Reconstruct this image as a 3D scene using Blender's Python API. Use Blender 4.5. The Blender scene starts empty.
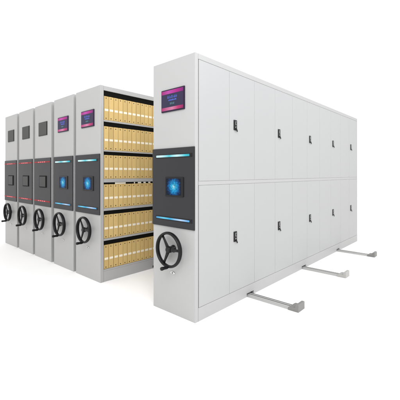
import bpy, bmesh, math, random
from mathutils import Vector, Matrix
random.seed(7)
S = bpy.context.scene
C = S.collection
PI = math.pi

# ---------------------------------------------------------------- materials
def new_mat(name):
    m = bpy.data.materials.new(name); m.use_nodes = True
    nt = m.node_tree; b = nt.nodes['Principled BSDF']
    return m, nt, b

def painted(name, col, rough=.42, bump=.02, scale=420., spec=.4, var=.03, metal=0.):
    m, nt, b = new_mat(name)
    N, L = nt.nodes, nt.links
    tc = N.new('ShaderNodeTexCoord')
    n1 = N.new('ShaderNodeTexNoise'); n1.inputs['Scale'].default_value = 2.3; n1.inputs['Detail'].default_value = 4
    n2 = N.new('ShaderNodeTexNoise'); n2.inputs['Scale'].default_value = scale; n2.inputs['Detail'].default_value = 2
    L.new(tc.outputs['Object'], n1.inputs['Vector']); L.new(tc.outputs['Object'], n2.inputs['Vector'])
    mix = N.new('ShaderNodeMix'); mix.data_type = 'RGBA'
    mix.inputs[6].default_value = tuple(c * (1 - var) for c in col) + (1,)
    mix.inputs[7].default_value = tuple(min(1, c * (1 + var)) for c in col) + (1,)
    L.new(n1.outputs['Fac'], mix.inputs[0]); L.new(mix.outputs[2], b.inputs['Base Color'])
    mr = N.new('ShaderNodeMapRange'); mr.inputs[3].default_value = rough - .05; mr.inputs[4].default_value = rough + .06
    L.new(n1.outputs['Fac'], mr.inputs[0]); L.new(mr.outputs[0], b.inputs['Roughness'])
    bp = N.new('ShaderNodeBump'); bp.inputs['Strength'].default_value = bump; bp.inputs['Distance'].default_value = .002
    if bump > 0:
        L.new(n2.outputs['Fac'], bp.inputs['Height']); L.new(bp.outputs[0], b.inputs['Normal'])
    b.inputs['Specular IOR Level'].default_value = spec
    b.inputs['Metallic'].default_value = metal
    return m

def glow(name, stops, strength, axis='X', lo=-1., hi=1., base=(.01, .01, .012)):
    """a lit screen or lamp whose colour runs along one object axis"""
    m, nt, b = new_mat(name); N, L = nt.nodes, nt.links
    tc = N.new('ShaderNodeTexCoord'); sp = N.new('ShaderNodeSeparateXYZ')
    L.new(tc.outputs['Object'], sp.inputs[0])
    mr = N.new('ShaderNodeMapRange'); mr.inputs[1].default_value = lo; mr.inputs[2].default_value = hi
    L.new(sp.outputs[axis], mr.inputs[0])
    cr = N.new('ShaderNodeValToRGB'); e = cr.color_ramp.elements
    e[0].position, e[0].color = stops[0][0], stops[0][1] + (1,)
    e[1].position, e[1].color = stops[-1][0], stops[-1][1] + (1,)
    for p, c in stops[1:-1]:
        x = e.new(p); x.color = c + (1,)
    L.new(mr.outputs[0], cr.inputs[0])
    b.inputs['Base Color'].default_value = base + (1,)
    b.inputs['Roughness'].default_value = .4; b.inputs['Specular IOR Level'].default_value = .08
    L.new(cr.outputs[0], b.inputs['Emission Color']); b.inputs['Emission Strength'].default_value = strength
    return m

def burst(name):
    """the blue starburst picture on the touch screens"""
    m, nt, b = new_mat(name); N, L = nt.nodes, nt.links
    tc = N.new('ShaderNodeTexCoord')
    sp = N.new('ShaderNodeSeparateXYZ'); L.new(tc.outputs['Object'], sp.inputs[0])
    def M(op, a, c=None):
        n = N.new('ShaderNodeMath'); n.operation = op
        for i, v in enumerate((a, c)):
            if v is None: continue
            if isinstance(v, (int, float)): n.inputs[i].default_value = v
            else: L.new(v, n.inputs[i])
        return n.outputs[0]
    ln = N.new('ShaderNodeVectorMath'); ln.operation = 'LENGTH'
    cb = N.new('ShaderNodeCombineXYZ'); L.new(sp.outputs['X'], cb.inputs[0]); L.new(sp.outputs['Z'], cb.inputs[1])
    L.new(cb.outputs[0], ln.inputs[0]); r = ln.outputs['Value']
    ang = M('ARCTAN2', sp.outputs['Z'], sp.outputs['X'])
    nz = N.new('ShaderNodeTexNoise'); nz.inputs['Scale'].default_value = 3.2; nz.inputs['Detail'].default_value = 3
    c2 = N.new('ShaderNodeCombineXYZ'); L.new(M('MULTIPLY', ang, 1.7), c2.inputs[0]); L.new(M('MULTIPLY', r, 14.), c2.inputs[1])
    L.new(c2.outputs[0], nz.inputs['Vector'])
    vo = N.new('ShaderNodeTexVoronoi'); vo.inputs['Scale'].default_value = 55; L.new(cb.outputs[0], vo.inputs['Vector'])
    rr = M('ADD', r, M('MULTIPLY', M('SUBTRACT', nz.outputs['Fac'], .5), .075))
    mr = N.new('ShaderNodeMapRange'); mr.inputs[1].default_value = 0; mr.inputs[2].default_value = .096
    L.new(rr, mr.inputs[0])
    cr = N.new('ShaderNodeValToRGB'); e = cr.color_ramp.elements
    e[0].position, e[0].color = 0.05, (.55, .9, 1, 1)
    e[1].position, e[1].color = 1, (.003, .006, .016, 1)
    for p, c in ((.2, (.04, .60, .90, 1)), (.5, (.004, .26, .62, 1)), (.8, (.002, .05, .20, 1))):
        x = e.new(p); x.color = c
    L.new(mr.outputs[0], cr.inputs[0])
    st = M('ADD', .75, M('MULTIPLY', M('SUBTRACT', .5, vo.outputs['Distance']), .9))
    b.inputs['Base Color'].default_value = (.005, .007, .012, 1); b.inputs['Roughness'].default_value = .4; b.inputs['Specular IOR Level'].default_value = .06
    L.new(cr.outputs[0], b.inputs['Emission Color']); L.new(st, b.inputs['Emission Strength'])
    return m

M_ = {}
M_['paint'] = painted('light_grey_powder_coat', (.372, .370, .368))
M_['paint_left'] = painted('grey_powder_coat', (.372, .369, .366))
M_['door'] = painted('door_powder_coat', (.364, .364, .365), rough=.40, bump=0, spec=.4, var=.02)
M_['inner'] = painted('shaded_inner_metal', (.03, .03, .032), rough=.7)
M_['dark'] = painted('charcoal_panel', (.022, .022, .025), rough=.42, spec=.22)
M_['black'] = painted('black_plastic', (.006, .006, .007), rough=.36, spec=.22)
M_['gap_black'] = painted('matt_black_gap', (.006, .006, .005), rough=.8, spec=.06)  # black for the shade in the shelf gaps, and for the floor rail grooves
M_['gapdark'] = painted('dark_gap_strip', (.02, .02, .02), rough=.8, spec=.1)
M_['steel'] = painted('rail_steel', (.42, .42, .41), rough=.42, metal=.3)
M_['stop'] = painted('rail_end_stop', (.19, .187, .18), rough=.5, spec=.4)
M_['stop_pale'] = painted('pale_end_stop', (.36, .355, .34), rough=.5)
M_['chrome'] = painted('lock_metal', (.55, .55, .55), rough=.25, metal=.9)
M_['grille'] = painted('matte_grey_display', (.062, .064, .061), rough=.6, spec=.2)
M_['frame'] = painted('display_frame', (.018, .010, .03), rough=.4, spec=.2)
M_['white'] = painted('white_card', (.80, .745, .62), rough=.7, spec=.2)
M_['slate'] = glow('slate_screen', [(0, (.045, .035, .09)), (.5, (.03, .035, .075)), (1, (.05, .03, .09))], .9, 'X', -.15, .15)
M_['magenta'] = glow('magenta_band', [(0, (.36, .015, .17)), (.35, (.55, .07, .42)), (.7, (.48, .012, .26)), (1, (.22, .008, .19))], 1.0, 'X', -.15, .15)
M_['pink'] = glow('pink_band', [(0, (.42, .015, .15)), (.5, (.70, .22, .40)), (.75, (.55, .03, .16)), (1, (.28, .01, .12))], 1.0, 'X', -.15, .15)
M_['bluetext'] = glow('blue_lettering', [(0, (.08, .12, .65)), (1, (.14, .22, .8))], 1.0, 'X', -.15, .15)
M_['greentext'] = glow('pale_lettering', [(0, (.12, .3, .32)), (1, (.12, .3, .32))], .8, 'X', -.15, .15)
M_['cyan'] = glow('cyan_light', [(0, (.6, .9, 1)), (.15, (.7, .98, 1)), (.42, (.08, .62, .72)), (.65, (.65, .97, 1)), (.88, (.06, .6, .72)), (1, (.02, .4, .52))], 1.0, 'X', -.22, .22)
M_['cyanlow'] = glow('blue_light', [(0, (.06, .28, .6)), (.25, (.14, .62, .85)), (.45, (.03, .42, .75)), (.75, (.5, .68, .95)), (1, (.06, .4, .8))], 1.0, 'X', -.22, .22)
M_['red'] = glow('red_light', [(0, (.35, .008, .012)), (1, (.35, .008, .012))], .9, 'X', -.22, .22)
M_['redhot'] = glow('bright_red_light', [(0, (.95, .18, .2)), (1, (.95, .18, .2))], 1., 'X', -.22, .22)
M_['burst'] = burst('blue_burst_picture')
M_['jet'] = painted('jet_black_bezel', (.002, .002, .002), rough=.6, spec=.08)
M_['dim'] = painted('unlit_touch_screen', (.034, .033, .032), rough=.4, spec=.15)

def kraft():
    m, nt, b = new_mat('kraft_board'); N, L = nt.nodes, nt.links
    tc = N.new('ShaderNodeTexCoord'); oi = N.new('ShaderNodeObjectInfo')
    mp = N.new('ShaderNodeMapping'); mp.inputs['Scale'].default_value = (60, 60, 8)
    L.new(tc.outputs['Object'], mp.inputs[0]); L.new(oi.outputs['Random'], mp.inputs['Location'])
    nz = N.new('ShaderNodeTexNoise'); nz.inputs['Scale'].default_value = 3; nz.inputs['Detail'].default_value = 5
    L.new(mp.outputs[0], nz.inputs['Vector'])
    cr = N.new('ShaderNodeValToRGB'); e = cr.color_ramp.elements
    e[0].color = (.52, .36, .135, 1); e[1].color = (.61, .44, .185, 1)
    L.new(nz.outputs['Fac'], cr.inputs[0])
    hs = N.new('ShaderNodeHueSaturation')
    mr = N.new('ShaderNodeMapRange'); mr.inputs[3].default_value = .92; mr.inputs[4].default_value = 1.08
    L.new(oi.outputs['Random'], mr.inputs[0]); L.new(mr.outputs[0], hs.inputs['Value'])
    L.new(cr.outputs[0], hs.inputs['Color']); L.new(hs.outputs[0], b.inputs['Base Color'])
    b.inputs['Roughness'].default_value = .75; b.inputs['Specular IOR Level'].default_value = .2
    return m
M_['kraft'] = kraft()

# ---------------------------------------------------------------- mesh helper
class MB:
    def __init__(self, *mats): self.bm = bmesh.new(); self.mats = mats
    def _fin(self, verts, mi, rot=None, ctr=None):
        if rot is not None:
            bmesh.ops.rotate(self.bm, verts=verts, cent=ctr or (0, 0, 0), matrix=rot)
        vs = set(verts)
        for f in self.bm.faces:
            if f.verts[0] in vs and all(v in vs for v in f.verts): f.material_index = mi
    def box(self, x0, x1, y0, y1, z0, z1, bev=0., mi=0, rot=None, seg=2):
        r = bmesh.ops.create_cube(self.bm, size=1.)
        vs = r['verts']
        for v in vs:
            v.co = Vector(((x0 + x1) / 2 + v.co.x * (x1 - x0), (y0 + y1) / 2 + v.co.y * (y1 - y0), (z0 + z1) / 2 + v.co.z * (z1 - z0)))
        ctr = Vector(((x0 + x1) / 2, (y0 + y1) / 2, (z0 + z1) / 2))
        if bev > 0:
            es = list({e for v in vs for e in v.link_edges})
            rb = bmesh.ops.bevel(self.bm, geom=es, offset=bev, segments=seg, affect='EDGES', profile=.5, clamp_overlap=True)
            vs = list({v for f in rb['faces'] for v in f.verts})
            # grow to the whole island
            st = list(vs); seen = set(vs)
            while st:
                v = st.pop()
                for e in v.link_edges:
                    o = e.other_vert(v)
                    if o not in seen: seen.add(o); st.append(o)
            vs = list(seen)
        self._fin(vs, mi, rot, ctr)
        return self
    def loft(self, rings, mi=0, cap=True, closed=False):
        R = [[self.bm.verts.new(p) for p in ring] for ring in rings]
        n = len(R[0]); k = len(R)
        for a in range(k if closed else k - 1):
            A, B = R[a], R[(a + 1) % k]
            for i in range(n):
                f = self.bm.faces.new((A[i], A[(i + 1) % n], B[(i + 1) % n], B[i])); f.material_index = mi; f.smooth = True
        if cap and not closed:
            for ring in (R[0][::-1], R[-1]):
                f = self.bm.faces.new(ring); f.material_index = mi
        return self
    def tube(self, pts, rad, mi=0, n=14, cap=True):
        pts = [Vector(p) for p in pts]; rads = rad if isinstance(rad, (list, tuple)) else [rad] * len(pts)
        rings = []
        for i, p in enumerate(pts):
            d = (pts[min(i + 1, len(pts) - 1)] - pts[max(i - 1, 0)]).normalized()
            up = Vector((0, 0, 1)) if abs(d.z) < .9 else Vector((1, 0, 0))
            a = d.cross(up).normalized(); b = d.cross(a).normalized()
            rings.append([p + rads[i] * (a * math.cos(t) + b * math.sin(t)) for t in [2 * PI * j / n for j in range(n)]])
        return self.loft(rings, mi, cap)
    def torus(self, c, R, ry, rr, mi=0, n=64, m=14):
        """ring round the Y axis; rr radial half-thickness, ry half-depth"""
        rings = []
        for i in range(n):
            t = 2 * PI * i / n
            rings.append([(c[0] + (R + rr * math.cos(u)) * math.cos(t), c[1] + ry * math.sin(u), c[2] + (R + rr * math.cos(u)) * math.sin(t)) for u in [2 * PI * j / m for j in range(m)]])
        return self.loft(rings, mi, closed=True)
    def build(self, name, parent=None, loc=(0, 0, 0)):
        me = bpy.data.meshes.new(name)
        bmesh.ops.translate(self.bm, verts=self.bm.verts[:], vec=-Vector(loc))
        bmesh.ops.recalc_face_normals(self.bm, faces=self.bm.faces[:])
        self.bm.to_mesh(me); self.bm.free()
        for m in self.mats: me.materials.append(M_[m])
        o = bpy.data.objects.new(name, me); C.objects.link(o)
        o.location = loc
        if parent: o.parent = parent
        return o

def thing(name, label, cat, loc=(0, 0, 0), group=None):
    o = bpy.data.objects.new(name, None); C.objects.link(o); o.location = loc; o.empty_display_size = .2
    o['label'] = label; o['category'] = cat
    if group: o['group'] = group
    return o

H = 2.3
RAILS = [(.785, .905), (2.085, 2.205), (3.39, 3.51)]       # y extents of the floor rails

def plinth(mb, x0, x1, ytop0, ytop1, z1, mi=0):
    """long base strip with an opening over every rail"""
    y = ytop0; n = .036
    for a, b in RAILS:
        mb.box(x0, x1, y, a - .006, 0, n, 0, mi); y = b + .006
    mb.box(x0, x1, y, ytop1, 0, n, 0, mi)
    mb.box(x0, x1, ytop0, ytop1, n, z1, 0, mi)

# ---------------------------------------------------------------- end-face fittings (X runs from -W to 0, face at Y = 0)
def fittings(root, W, style, paint):
    pt = .013
    # charcoal control panel
    zb, zt = (.785, 1.5)
    cp = MB('dark').box(-W + (.006 if W > .56 else -.001), .003, -pt, .0, zb, zt, .012, seg=3).build('control_panel', root, (-W / 2, 0, 1.14))
    def child(mb, name, c): return mb.build(name, cp, (0, 0, 0)) if c is None else None
    def sub(mb, name, parent, c):
        # geometry given in root space, origin at c, parent origin known
        o = mb.build(name, None, c); po = Vector(parent.location)
        o.parent = parent; o.location = Vector(c) - po
        return o
    xc = -.262 if W < .56 else -.272
    if style != 'red':
        for z, mt in ((1.428, 'cyan'), (.860, 'cyanlow')):
            c = (xc - .005, -pt - .002, z)
            x0, x1 = c[0] - .215, c[0] + .215
            f = MB('black', mt)
            f.box(x0 - .012, x1 + .03, -pt - .003, -pt + .002, z - .017, z + .017, .003, 0)
            f.box(x0, x1, -pt - .008, -pt - .0, z - (.0095 if mt == 'cyan' else .0075), z + (.0095 if mt == 'cyan' else .0075), .003, 1)
            sub(f, 'light_bar', cp, c)
    else:
        for z in (1.44, .862):
            c = (-W / 2, -pt - .002, z)
            f = MB('red', 'redhot')
            f.box(-W + .012, -.012, -pt - .004, -pt + .002, z - .009, z + .009, .003, 0)
            for k in range(4):
                xx = c[0] - .105 + k * .07
                f.box(xx - .022, xx + .022, -pt - .008, -pt - .0, z - .007, z + .007, .003, 1)
            sub(f, 'light_bar', cp, c)
    # square touch screen standing a little proud of the panel
    bx = xc + .022; bz = 1.15; s = .118 if W < .56 else .122
    ts = MB('black' if style != 'red' else 'jet')
    ts.box(bx - s, bx + s, -pt - .009, -pt + .002, bz - .088, bz + .088, .006)
    ts = sub(ts, 'touch_screen', cp, (bx, -pt, bz))
    # its lit picture belongs to the same part: second slot on a thin raised pane
    pane = MB('burst' if style != 'red' else 'dim')
    pane.box(bx - s + .016, bx + s - (.03 if style != 'red' else .018), -pt - .0102, -pt - .006, bz - .074, bz + .074, .001)
    # joined into the touch screen mesh so it stays one sub-part
    me = ts.data; bm = bmesh.new(); bm.from_mesh(me)
    pm = bpy.data.meshes.new('tmp'); bmesh.ops.translate(pane.bm, verts=pane.bm.verts[:], vec=-Vector((bx, -pt, bz)))
    bmesh.ops.recalc_face_normals(pane.bm, faces=pane.bm.faces[:])
    for f in pane.bm.faces: f.material_index = 1
    pane.bm.to_mesh(pm); bm.from_mesh(pm); bm.to_mesh(me); bm.free(); pane.bm.free(); bpy.data.meshes.remove(pm)
    me.materials.append(M_['burst' if style != 'red' else 'dim'])
    # display at the top
    dx0, dx1, dz0, dz1 = xc - .158, xc + .142, 1.832, 2.036
    c = ((dx0 + dx1) / 2, -.004, (dz0 + dz1) / 2)
    if style == 'red':
        d = MB('black', 'grille')
        d.box(dx0, dx1, -.008, .004, dz0, dz1, .004, 0)
        d.box(dx0 + .01, dx1 - .01, -.0105, .0, dz0 + .01, dz1 - .01, .001, 1)
        d.build('display', root, c)
    else:
        d = MB('frame', 'slate')
        d.box(dx0, dx1, -.012, .004, dz0, dz1, .004, 0)
        d.box(dx0 + .01, dx1 - .01, -.0135, .0, dz0 + .01, dz1 - .01, 0, 1)
        d = d.build('display_screen', root, c)
        hb = MB('magenta').box(dx0 + .01, dx1 - .01, -.0145, -.013, dz1 - .043, dz1 - .012, .0005)
        sub(hb, 'header_band', d, (c[0], -.014, dz1 - .03))
        fb = MB('pink').box(dx0 + .01, dx1 - .01, -.0145, -.013, dz0 + .012, dz0 + .040, .0005)
        sub(fb, 'footer_band', d, (c[0], -.014, dz0 + .028))
        rnd = random.Random(3)
        tx = MB('bluetext', 'greentext')
        def glyph(x, z, w, h, mi):
            yy0, yy1 = -.0146, -.0134
            t = .0032
            for k in range(rnd.choice((2, 3))):
                zz = z + h * (k + .3) / 3
                tx.box(x, x + w * rnd.uniform(.7, 1), yy0, yy1, zz, zz + t, 0, mi)
            for k in range(rnd.choice((1, 2))):
                xx = x + w * rnd.uniform(.1, .8)
                tx.box(xx, xx + t, yy0 - .0003, yy1, z, z + h, 0, mi)
        for k in range(5): glyph(c[0] - .062 + k * .026, c[2] + .016, .021, .026, 0)
        for k in range(6): glyph(c[0] - .05 + k * .018, c[2] - .006, .013, .013, 0)
        for k in range(3): glyph(c[0] - .028 + k * .02, c[2] - .04, .013, .018, 1)
        sub(tx, 'screen_text', d, (c[0], -.014, c[2]))
    # handwheel
    wx, wz, wy, R = xc - .003, .592, -.062, .148
    wc = (wx, wy, wz)
    hub = MB('black')
    hub.tube([(wx, .0, wz), (wx, -.006, wz), (wx, -.0065, wz), (wx, -.04, wz)], [.034, .034, .02, .02], n=28)
    hub.tube([(wx, -.038, wz), (wx, -.042, wz), (wx, -.074, wz), (wx, -.079, wz)], [.026, .03, .028, .02], n=28)
    hub = hub.build('handwheel', root, wc)
    rim = MB('black').torus(wc, R, .021, .0125)
    rim = sub(rim, 'rim', hub, wc)
    for a in (4, 124, 244):
        t = math.radians(a); dx, dz = math.cos(t), math.sin(t)
        rg = []
        nx, nz = -dz, dx
        for rr, w, yo, th in ((.015, .021, -.062, .011), (.05, .017, -.06, .009), (.1, .012, -.06, .008), (R - .004, .013, -.062, .008)):
            cx_, cz_ = wx + dx * rr, wz + dz * rr
            rg.append([(cx_ + nx * w * math.cos(u), yo + th * math.sin(u), cz_ + nz * w * math.cos(u)) for u in [2 * PI * j / 14 for j in range(14)]])
        sub(MB('black').loft(rg), 'spoke', hub, (wx, wy, wz))
    t = math.radians(272); hx, hz = wx + (R + .0) * math.cos(t), wz + (R + .002) * math.sin(t)
    prof = [(-.055, .008), (-.078, .009), (-.08, .014), (-.09, .0155), (-.118, .0135), (-.145, .0165), (-.154, .014), (-.157, .006)]
    kn = MB('black').tube([(hx, y, hz) for y, _ in prof], [r for _, r in prof], n=20)
    sub(kn, 'crank_handle', hub, (hx, -.07, hz))
    # oval keyhole plate below the wheel
    lx, lz = xc - .014, .372
    ring = lambda y, a, b: [(lx + a * math.cos(u), y, lz + b * math.sin(u)) for u in [2 * PI * j / 24 for j in range(24)]]
    lp = MB('chrome', 'black').loft([ring(.0, .032, .014), ring(-.004, .032, .014), ring(-.006, .028, .011)])
    lp.box(lx - .004, lx + .004, -.0075, -.004, lz - .007, lz + .007, .001, 1)
    lp.build('lock_plate', root, (lx, 0, lz))

def end_casing(root, W, depth, paint):
    """folded end cover"""
    e = MB(paint)
    e.box(-W, 0, 0, depth, 0, H, .004, 0)
    return e.build('end_casing', root, (0, 0, 0))

# ---------------------------------------------------------------- closed units on the left
LEN = 4.481
def closed_unit(xr, W, style, label):
    r = thing('mobile_shelving_unit', label, 'shelving unit', (xr, 0, 0), 'mobile shelving units standing in a row')
    end_casing(r, W, .045, 'paint_left')
    b = MB('paint_left')
    b.box(-W + .004, -.004, .0455, LEN - .002, .05, H - .003, .004)
    for x0, x1 in ((-W + .006, -W + .03), (-.03, -.006)):
        y = .0458
        for a, c in RAILS:
            b.box(x0, x1, y, a - .02, 0, .0495); y = c + .02
        b.box(x0, x1, y, LEN - .004, 0, .0495)
    b.build('cabinet_body', r, (0, 0, 0))
    fittings(r, W, style, 'paint_left')
    return r

closed_unit(-4.167, .59, 'red', 'narrow grey unit with red light strips at the far left end of the row')
closed_unit(-3.478, .59, 'red', 'narrow grey unit with red light strips, the middle one of the three lit red')
closed_unit(-2.812, .585, 'red', 'grey unit with red light strips standing beside the one lit blue with a purple screen')
closed_unit(-2.150, .572, 'cyan', 'closed grey unit with blue lights and purple screen, left of the open file shelves')

# ---------------------------------------------------------------- the open shelving unit
X5, W5 = -1.499, .585
u5 = thing('mobile_shelving_unit', 'open-sided grey shelving unit with six rows of tan file boxes', 'shelving unit', (X5, 0, 0), 'mobile shelving units standing in a row')
end_casing(u5, W5, .045, 'paint_left')
fr = MB('paint_left', 'inner')
fr.box(-W5 + .002, -.001, .0455, LEN, 2.244, H - .002, .003, 0)                    # top
fr.box(-W5 + .002, -W5 + .016, .046, LEN - .002, .052, 2.2435, 0, 0)                # closed back sheet
fr.box(-W5 + .016, -.001, .0460, LEN - .001, .124, .144, .002, 0)                    # bottom deck
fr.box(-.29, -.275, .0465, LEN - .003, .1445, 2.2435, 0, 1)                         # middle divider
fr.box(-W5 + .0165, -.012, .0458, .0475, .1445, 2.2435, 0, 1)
plinth(fr, -.016, -.0015, .0457, LEN - .002, .1235, 0)
plinth(fr, -W5 + .002, -W5 + .015, .0457, LEN - .002, .0515, 0)
fr.build('shelf_frame', u5, (0, 0, 0))
for k in range(1, 6):
    y = .0455 + k * .8865
    p = MB('paint_left'); p.box(-.03, -.0015, y - .018, y + .0 if k == 5 else y + .018, .1445, 2.2435, .002); p.build('upright_post', u5, (0, y, 0))
tops = [2.184, 1.826, 1.486, 1.141, .784, .438]
bots = [1.899, 1.545, 1.206, .860, .502, .1445]
lips = [1.879, 1.528, 1.164, .830, .479]
tr = MB('gap_black').box(-.027, -.014, .048, LEN - .004, tops[0], 2.2435); tr.build('gap_shade_strip', u5, (0, 0, 2.2))  # black strip drawn in place of the shade above the top boxes
for k in range(5):
    # shelves run between the uprights in five lengths, one mesh
    s = MB('paint_left', 'inner')
    s.box(-.2745, -.0025, .0482, LEN - .004, lips[k], bots[k], .0025, 0)
    s = s.build('shelf', u5, (0, 0, lips[k]))
    r = MB('gap_black', 'white').box(-.027, -.014, .048, LEN - .005, tops[k + 1], lips[k] - .0005)  # black strip stands in for the shaded gap under each shelf
    if k == 2:
        for a, b in ((.205, .358), (.484, .50), (.545, .598), (.635, .672), (.715, .75)):
            r.box(-.016, -.0125, a, b, tops[k + 1] + .003, lips[k] - .002, 0, 1)
    r = r.build('gap_shade_strip', None, (0, 0, lips[k])); r.parent = s; r.location = (0, 0, 0)
fittings(u5, W5, 'cyan', 'paint_left')

# file boxes: one is built, the rest are copies with their parts
def file_box():
    t = thing('file_box', 'x', 'file box', group='tan file boxes lined up on the open shelves')
    bh, bw, bd = .2815, .0612, .245
    b = MB('kraft')
    b.box(-bd, 0, -bw / 2, bw / 2, .0008, bh, .0022)
    # folded flap on the spine
    b.box(-.004, .0012, -bw / 2 + .003, bw / 2 - .003, .004, bh - .004, .0008)
    b.build('box_body', t)
    l = MB('white'); l.box(.0008, .0022, -bw / 2 + .007, bw / 2 - .007, .108, .133, .0003); l.build('label', t, (0, 0, .12))
    for z in (.022, bh - .022):
        pts = lambda x, r: [(x, r * math.cos(u) - .006, z + r * math.sin(u)) for u in [2 * PI * j / 18 for j in range(18)]]
        MB('black').loft([pts(0, .0062), pts(.0016, .0062)]).build('finger_hole', t, (0, 0, z))
    return t
proto = file_box()
ordn = ['first', 'second', 'third', 'fourth', 'fifth', 'sixth', 'seventh', 'eighth', 'ninth', 'tenth', 'eleventh', 'twelfth', 'thirteenth',
        'fourteenth', 'fifteenth', 'sixteenth', 'seventeenth', 'eighteenth', 'nineteenth']
rown = ['top shelf row', 'second shelf row from the top', 'third shelf row from the top', 'fourth shelf row from the top',
        'fifth shelf row from the top', 'bottom shelf row']
used = False
for r in range(6):
    for c in range(19):
        y = .085 + c * .0662 + (.055 if c > 11 else 0)
        if c > 11: y = .986 + (c - 12) * .0662
        if not used: o = proto; used = True
        else:
            o = proto.copy(); C.objects.link(o)
            for ch in list(proto.children):
                q = ch.copy(); C.objects.link(q); q.parent = o
        o.location = (X5 - .006 - random.uniform(0, .005), y, bots[r])
        o.rotation_euler = (random.uniform(-.003, .003), 0, random.uniform(-.012, .012))
        o['label'] = 'tan file box, ' + ordn[c] + ' from the end panel in the ' + rown[r]

# ---------------------------------------------------------------- the big cabinet in front
W = .547
mc = thing('mobile_cabinet', 'large light grey cabinet with two tiers of locked doors, standing apart at right', 'cabinet', (0, 0, 0))
end_casing(mc, W, .040, 'paint')
b = MB('paint', 'gapdark')
b.box(-W + .004, -.022, .0405, LEN, .052, H - .003, .003, 0)
b.box(-.0222, -.0062, .0482, LEN - .0262, .1156, 2.2514, 0, 0)
b.box(-.0215, -.0, .0405, LEN, 2.2515, H, .003, 0)                                # top strip
b.box(-.0215, -.0008, .0455, LEN - .03, 1.168, 1.2025, .002, 0)                      # strip between the tiers
b.box(-.0215, -.0, LEN - .026, LEN, .117, 2.251, .003, 0)
plinth(b, -.0215, -.0, .0405, LEN, .1155, 0)
plinth(b, -W + .004, -W + .02, .0405, LEN, .0515, 0)
b.box(-.0225, -.016, .0405, .0480, .118, 2.251, 0, 1)  # dark strip at the back of the gap beside the first doors
b.build('cabinet_body', mc, (0, 0, 0))

pitch = (LEN - .026 - .0435) / 5
for i in range(5):
    y0 = .0435 + i * pitch
    for tier, (z0, z1) in enumerate(((.1172, 1.1665), (1.2040, 2.2500))):
        for side in range(2):
            ya = y0 + side * pitch / 2 + .0012; yb = y0 + (side + 1) * pitch / 2 - .0012
            if i == 0 and side == 0: ya += .004
            oy = ya if side == 0 else yb
            d = MB('door'); d.box(-.0058, -.001, ya, yb, z0, z1, .0018)
            d = d.build('door', mc, (0, oy, z0))
            if side == 1:
                zc = 1.743 if tier else .652
                yc = ya + .092
                h = MB('black', 'chrome')
                h.box(-.002, .006, yc - .027, yc + .025, zc - .05, zc + .05, .005, 0)       # bezel
                h.box(.004, .0085, yc - .003, yc + .012, zc + .002, zc + .036, .003, 1)          # grip
                h.box(.005, .0115, yc + .0005, yc + .009, zc + .006, zc + .032, .002, 0)
                h.tube([(.003, yc + .002, zc - .022), (.0095, yc + .002, zc - .022)], .0075, 1, n=18)
                h.box(.008, .014, yc + .0005, yc + .0035, zc - .034, zc - .018, .001, 0)          # key blade
                h.box(.011, .017, yc + .002, yc + .018, zc - .066, zc - .036, .003, 0, rot=Matrix.Rotation(.5, 3, 'X'))  # key bow hanging
                h = h.build('handle', None, (0, yc, zc)); h.parent = d; h.location = (0, yc - oy, zc - z0)
fittings(mc, W, 'cyan', 'paint')

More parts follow.
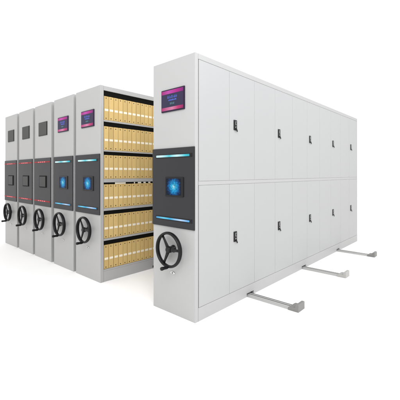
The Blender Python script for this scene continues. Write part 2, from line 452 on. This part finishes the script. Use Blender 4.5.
# ---------------------------------------------------------------- floor rails
rl = ['steel floor rail nearest the viewer, running out under the big cabinet', 'middle one of three steel floor rails under the big cabinet',
      'farthest of three steel floor rails, at the rear end of the big cabinet']
for (a, bb), lab in zip(RAILS, rl):
    t = thing('floor_rail', lab, 'rail', (0, a, 0), 'steel floor rails under the cabinets')
    w = bb - a; x0, x1 = -5.1, .50
    prof = [(0, .0), (.002, .007), (.042, .019), (.044, .019), (.044, .006), (.053, .006), (.053, .019), (.055, .021), (.073, .021), (.075, .019),
            (.075, .006), (.084, .006), (.084, .020), (.086, .020), (w - .002, .007), (w, 0)]
    m = MB('steel', 'gap_black')
    A = [m.bm.verts.new((x0, y, z + .0005)) for y, z in prof]; B = [m.bm.verts.new((x1, y, z + .0005)) for y, z in prof]
    n = len(prof)
    for i in range(n - 1):
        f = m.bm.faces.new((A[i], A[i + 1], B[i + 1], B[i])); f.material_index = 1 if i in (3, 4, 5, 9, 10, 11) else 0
    m.bm.faces.new(A[::-1]); m.bm.faces.new(B)
    m.bm.faces.new((A[-1], A[0], B[0], B[-1]))
    m.build('track', t)
    e = MB('stop' if a != 2.085 else 'stop_pale')
    # wedge that climbs to a raised end plate
    pr = [(.455, .0), (.455, .021), (.47, .03), (.528, .034), (.528, .064), (.534, .068), (.556, .068), (.56, .064), (.56, .0)]
    A = [e.bm.verts.new((x, -.006, z + .0006)) for x, z in pr]; B = [e.bm.verts.new((x, w + .006, z + .0006)) for x, z in pr]
    n = len(pr)
    for i in range(n): e.bm.faces.new((A[i], A[(i + 1) % n], B[(i + 1) % n], B[i]))
    e.bm.faces.new(A[::-1]); e.bm.faces.new(B)
    bmesh.ops.bevel(e.bm, geom=e.bm.edges[:], offset=.002, segments=2, affect='EDGES', profile=.5, clamp_overlap=True)
    e.build('end_stop', t, (.5, 0, 0))

# ---------------------------------------------------------------- floor
M_['floor'] = painted('white_studio_floor', (.95, .94, .932), rough=.6, bump=.0, spec=.1, var=.004)
fl = MB('floor')
bmesh.ops.create_grid(fl.bm, x_segments=8, y_segments=8, size=60)
f = fl.build('floor'); f['kind'] = 'structure'

# ---------------------------------------------------------------- light: white studio surround, soft lamps overhead
w = bpy.data.worlds.new('World'); S.world = w; w.use_nodes = True
bg = w.node_tree.nodes['Background']; bg.inputs[0].default_value = (1, 1, 1, 1); bg.inputs[1].default_value = 1.28
def area(name, loc, target, size, power, col=(1, 1, 1)):
    l = bpy.data.lights.new(name, 'AREA'); l.shape = 'RECTANGLE'; l.size, l.size_y = size; l.energy = power; l.color = col
    o = bpy.data.objects.new(name, l); C.objects.link(o); o.location = loc
    o.rotation_euler = (Vector(target) - Vector(loc)).to_track_quat('-Z', 'Y').to_euler()
    return o
area('softbox', (2.2, -2.6, 4.2), (-1.2, .4, 1.6), (2.5, 2.5), 150, (.96, .98, 1))
area('softbox', (3.6, 2.5, 4.6), (0, 2.0, 1.2), (3, 3), 100, (.94, .97, 1))

# ---------------------------------------------------------------- camera
cam = bpy.data.cameras.new('camera'); co = bpy.data.objects.new('camera', cam); C.objects.link(co)
co.location = (1.85502, -1.99740, 1.26880); co.rotation_euler = (PI / 2, 0, .73336)
cam.sensor_width = 36; cam.lens = 321.83 / 400 * 36; cam.shift_y = -(200 - 173.58) / 400
cam.clip_start = .05; cam.clip_end = 300
S.camera = co
S.view_settings.view_transform = 'Standard'; S.view_settings.look = 'None'; S.view_settings.exposure = 0; S.view_settings.gamma = 1
S.render.resolution_x = S.render.resolution_y = 1024
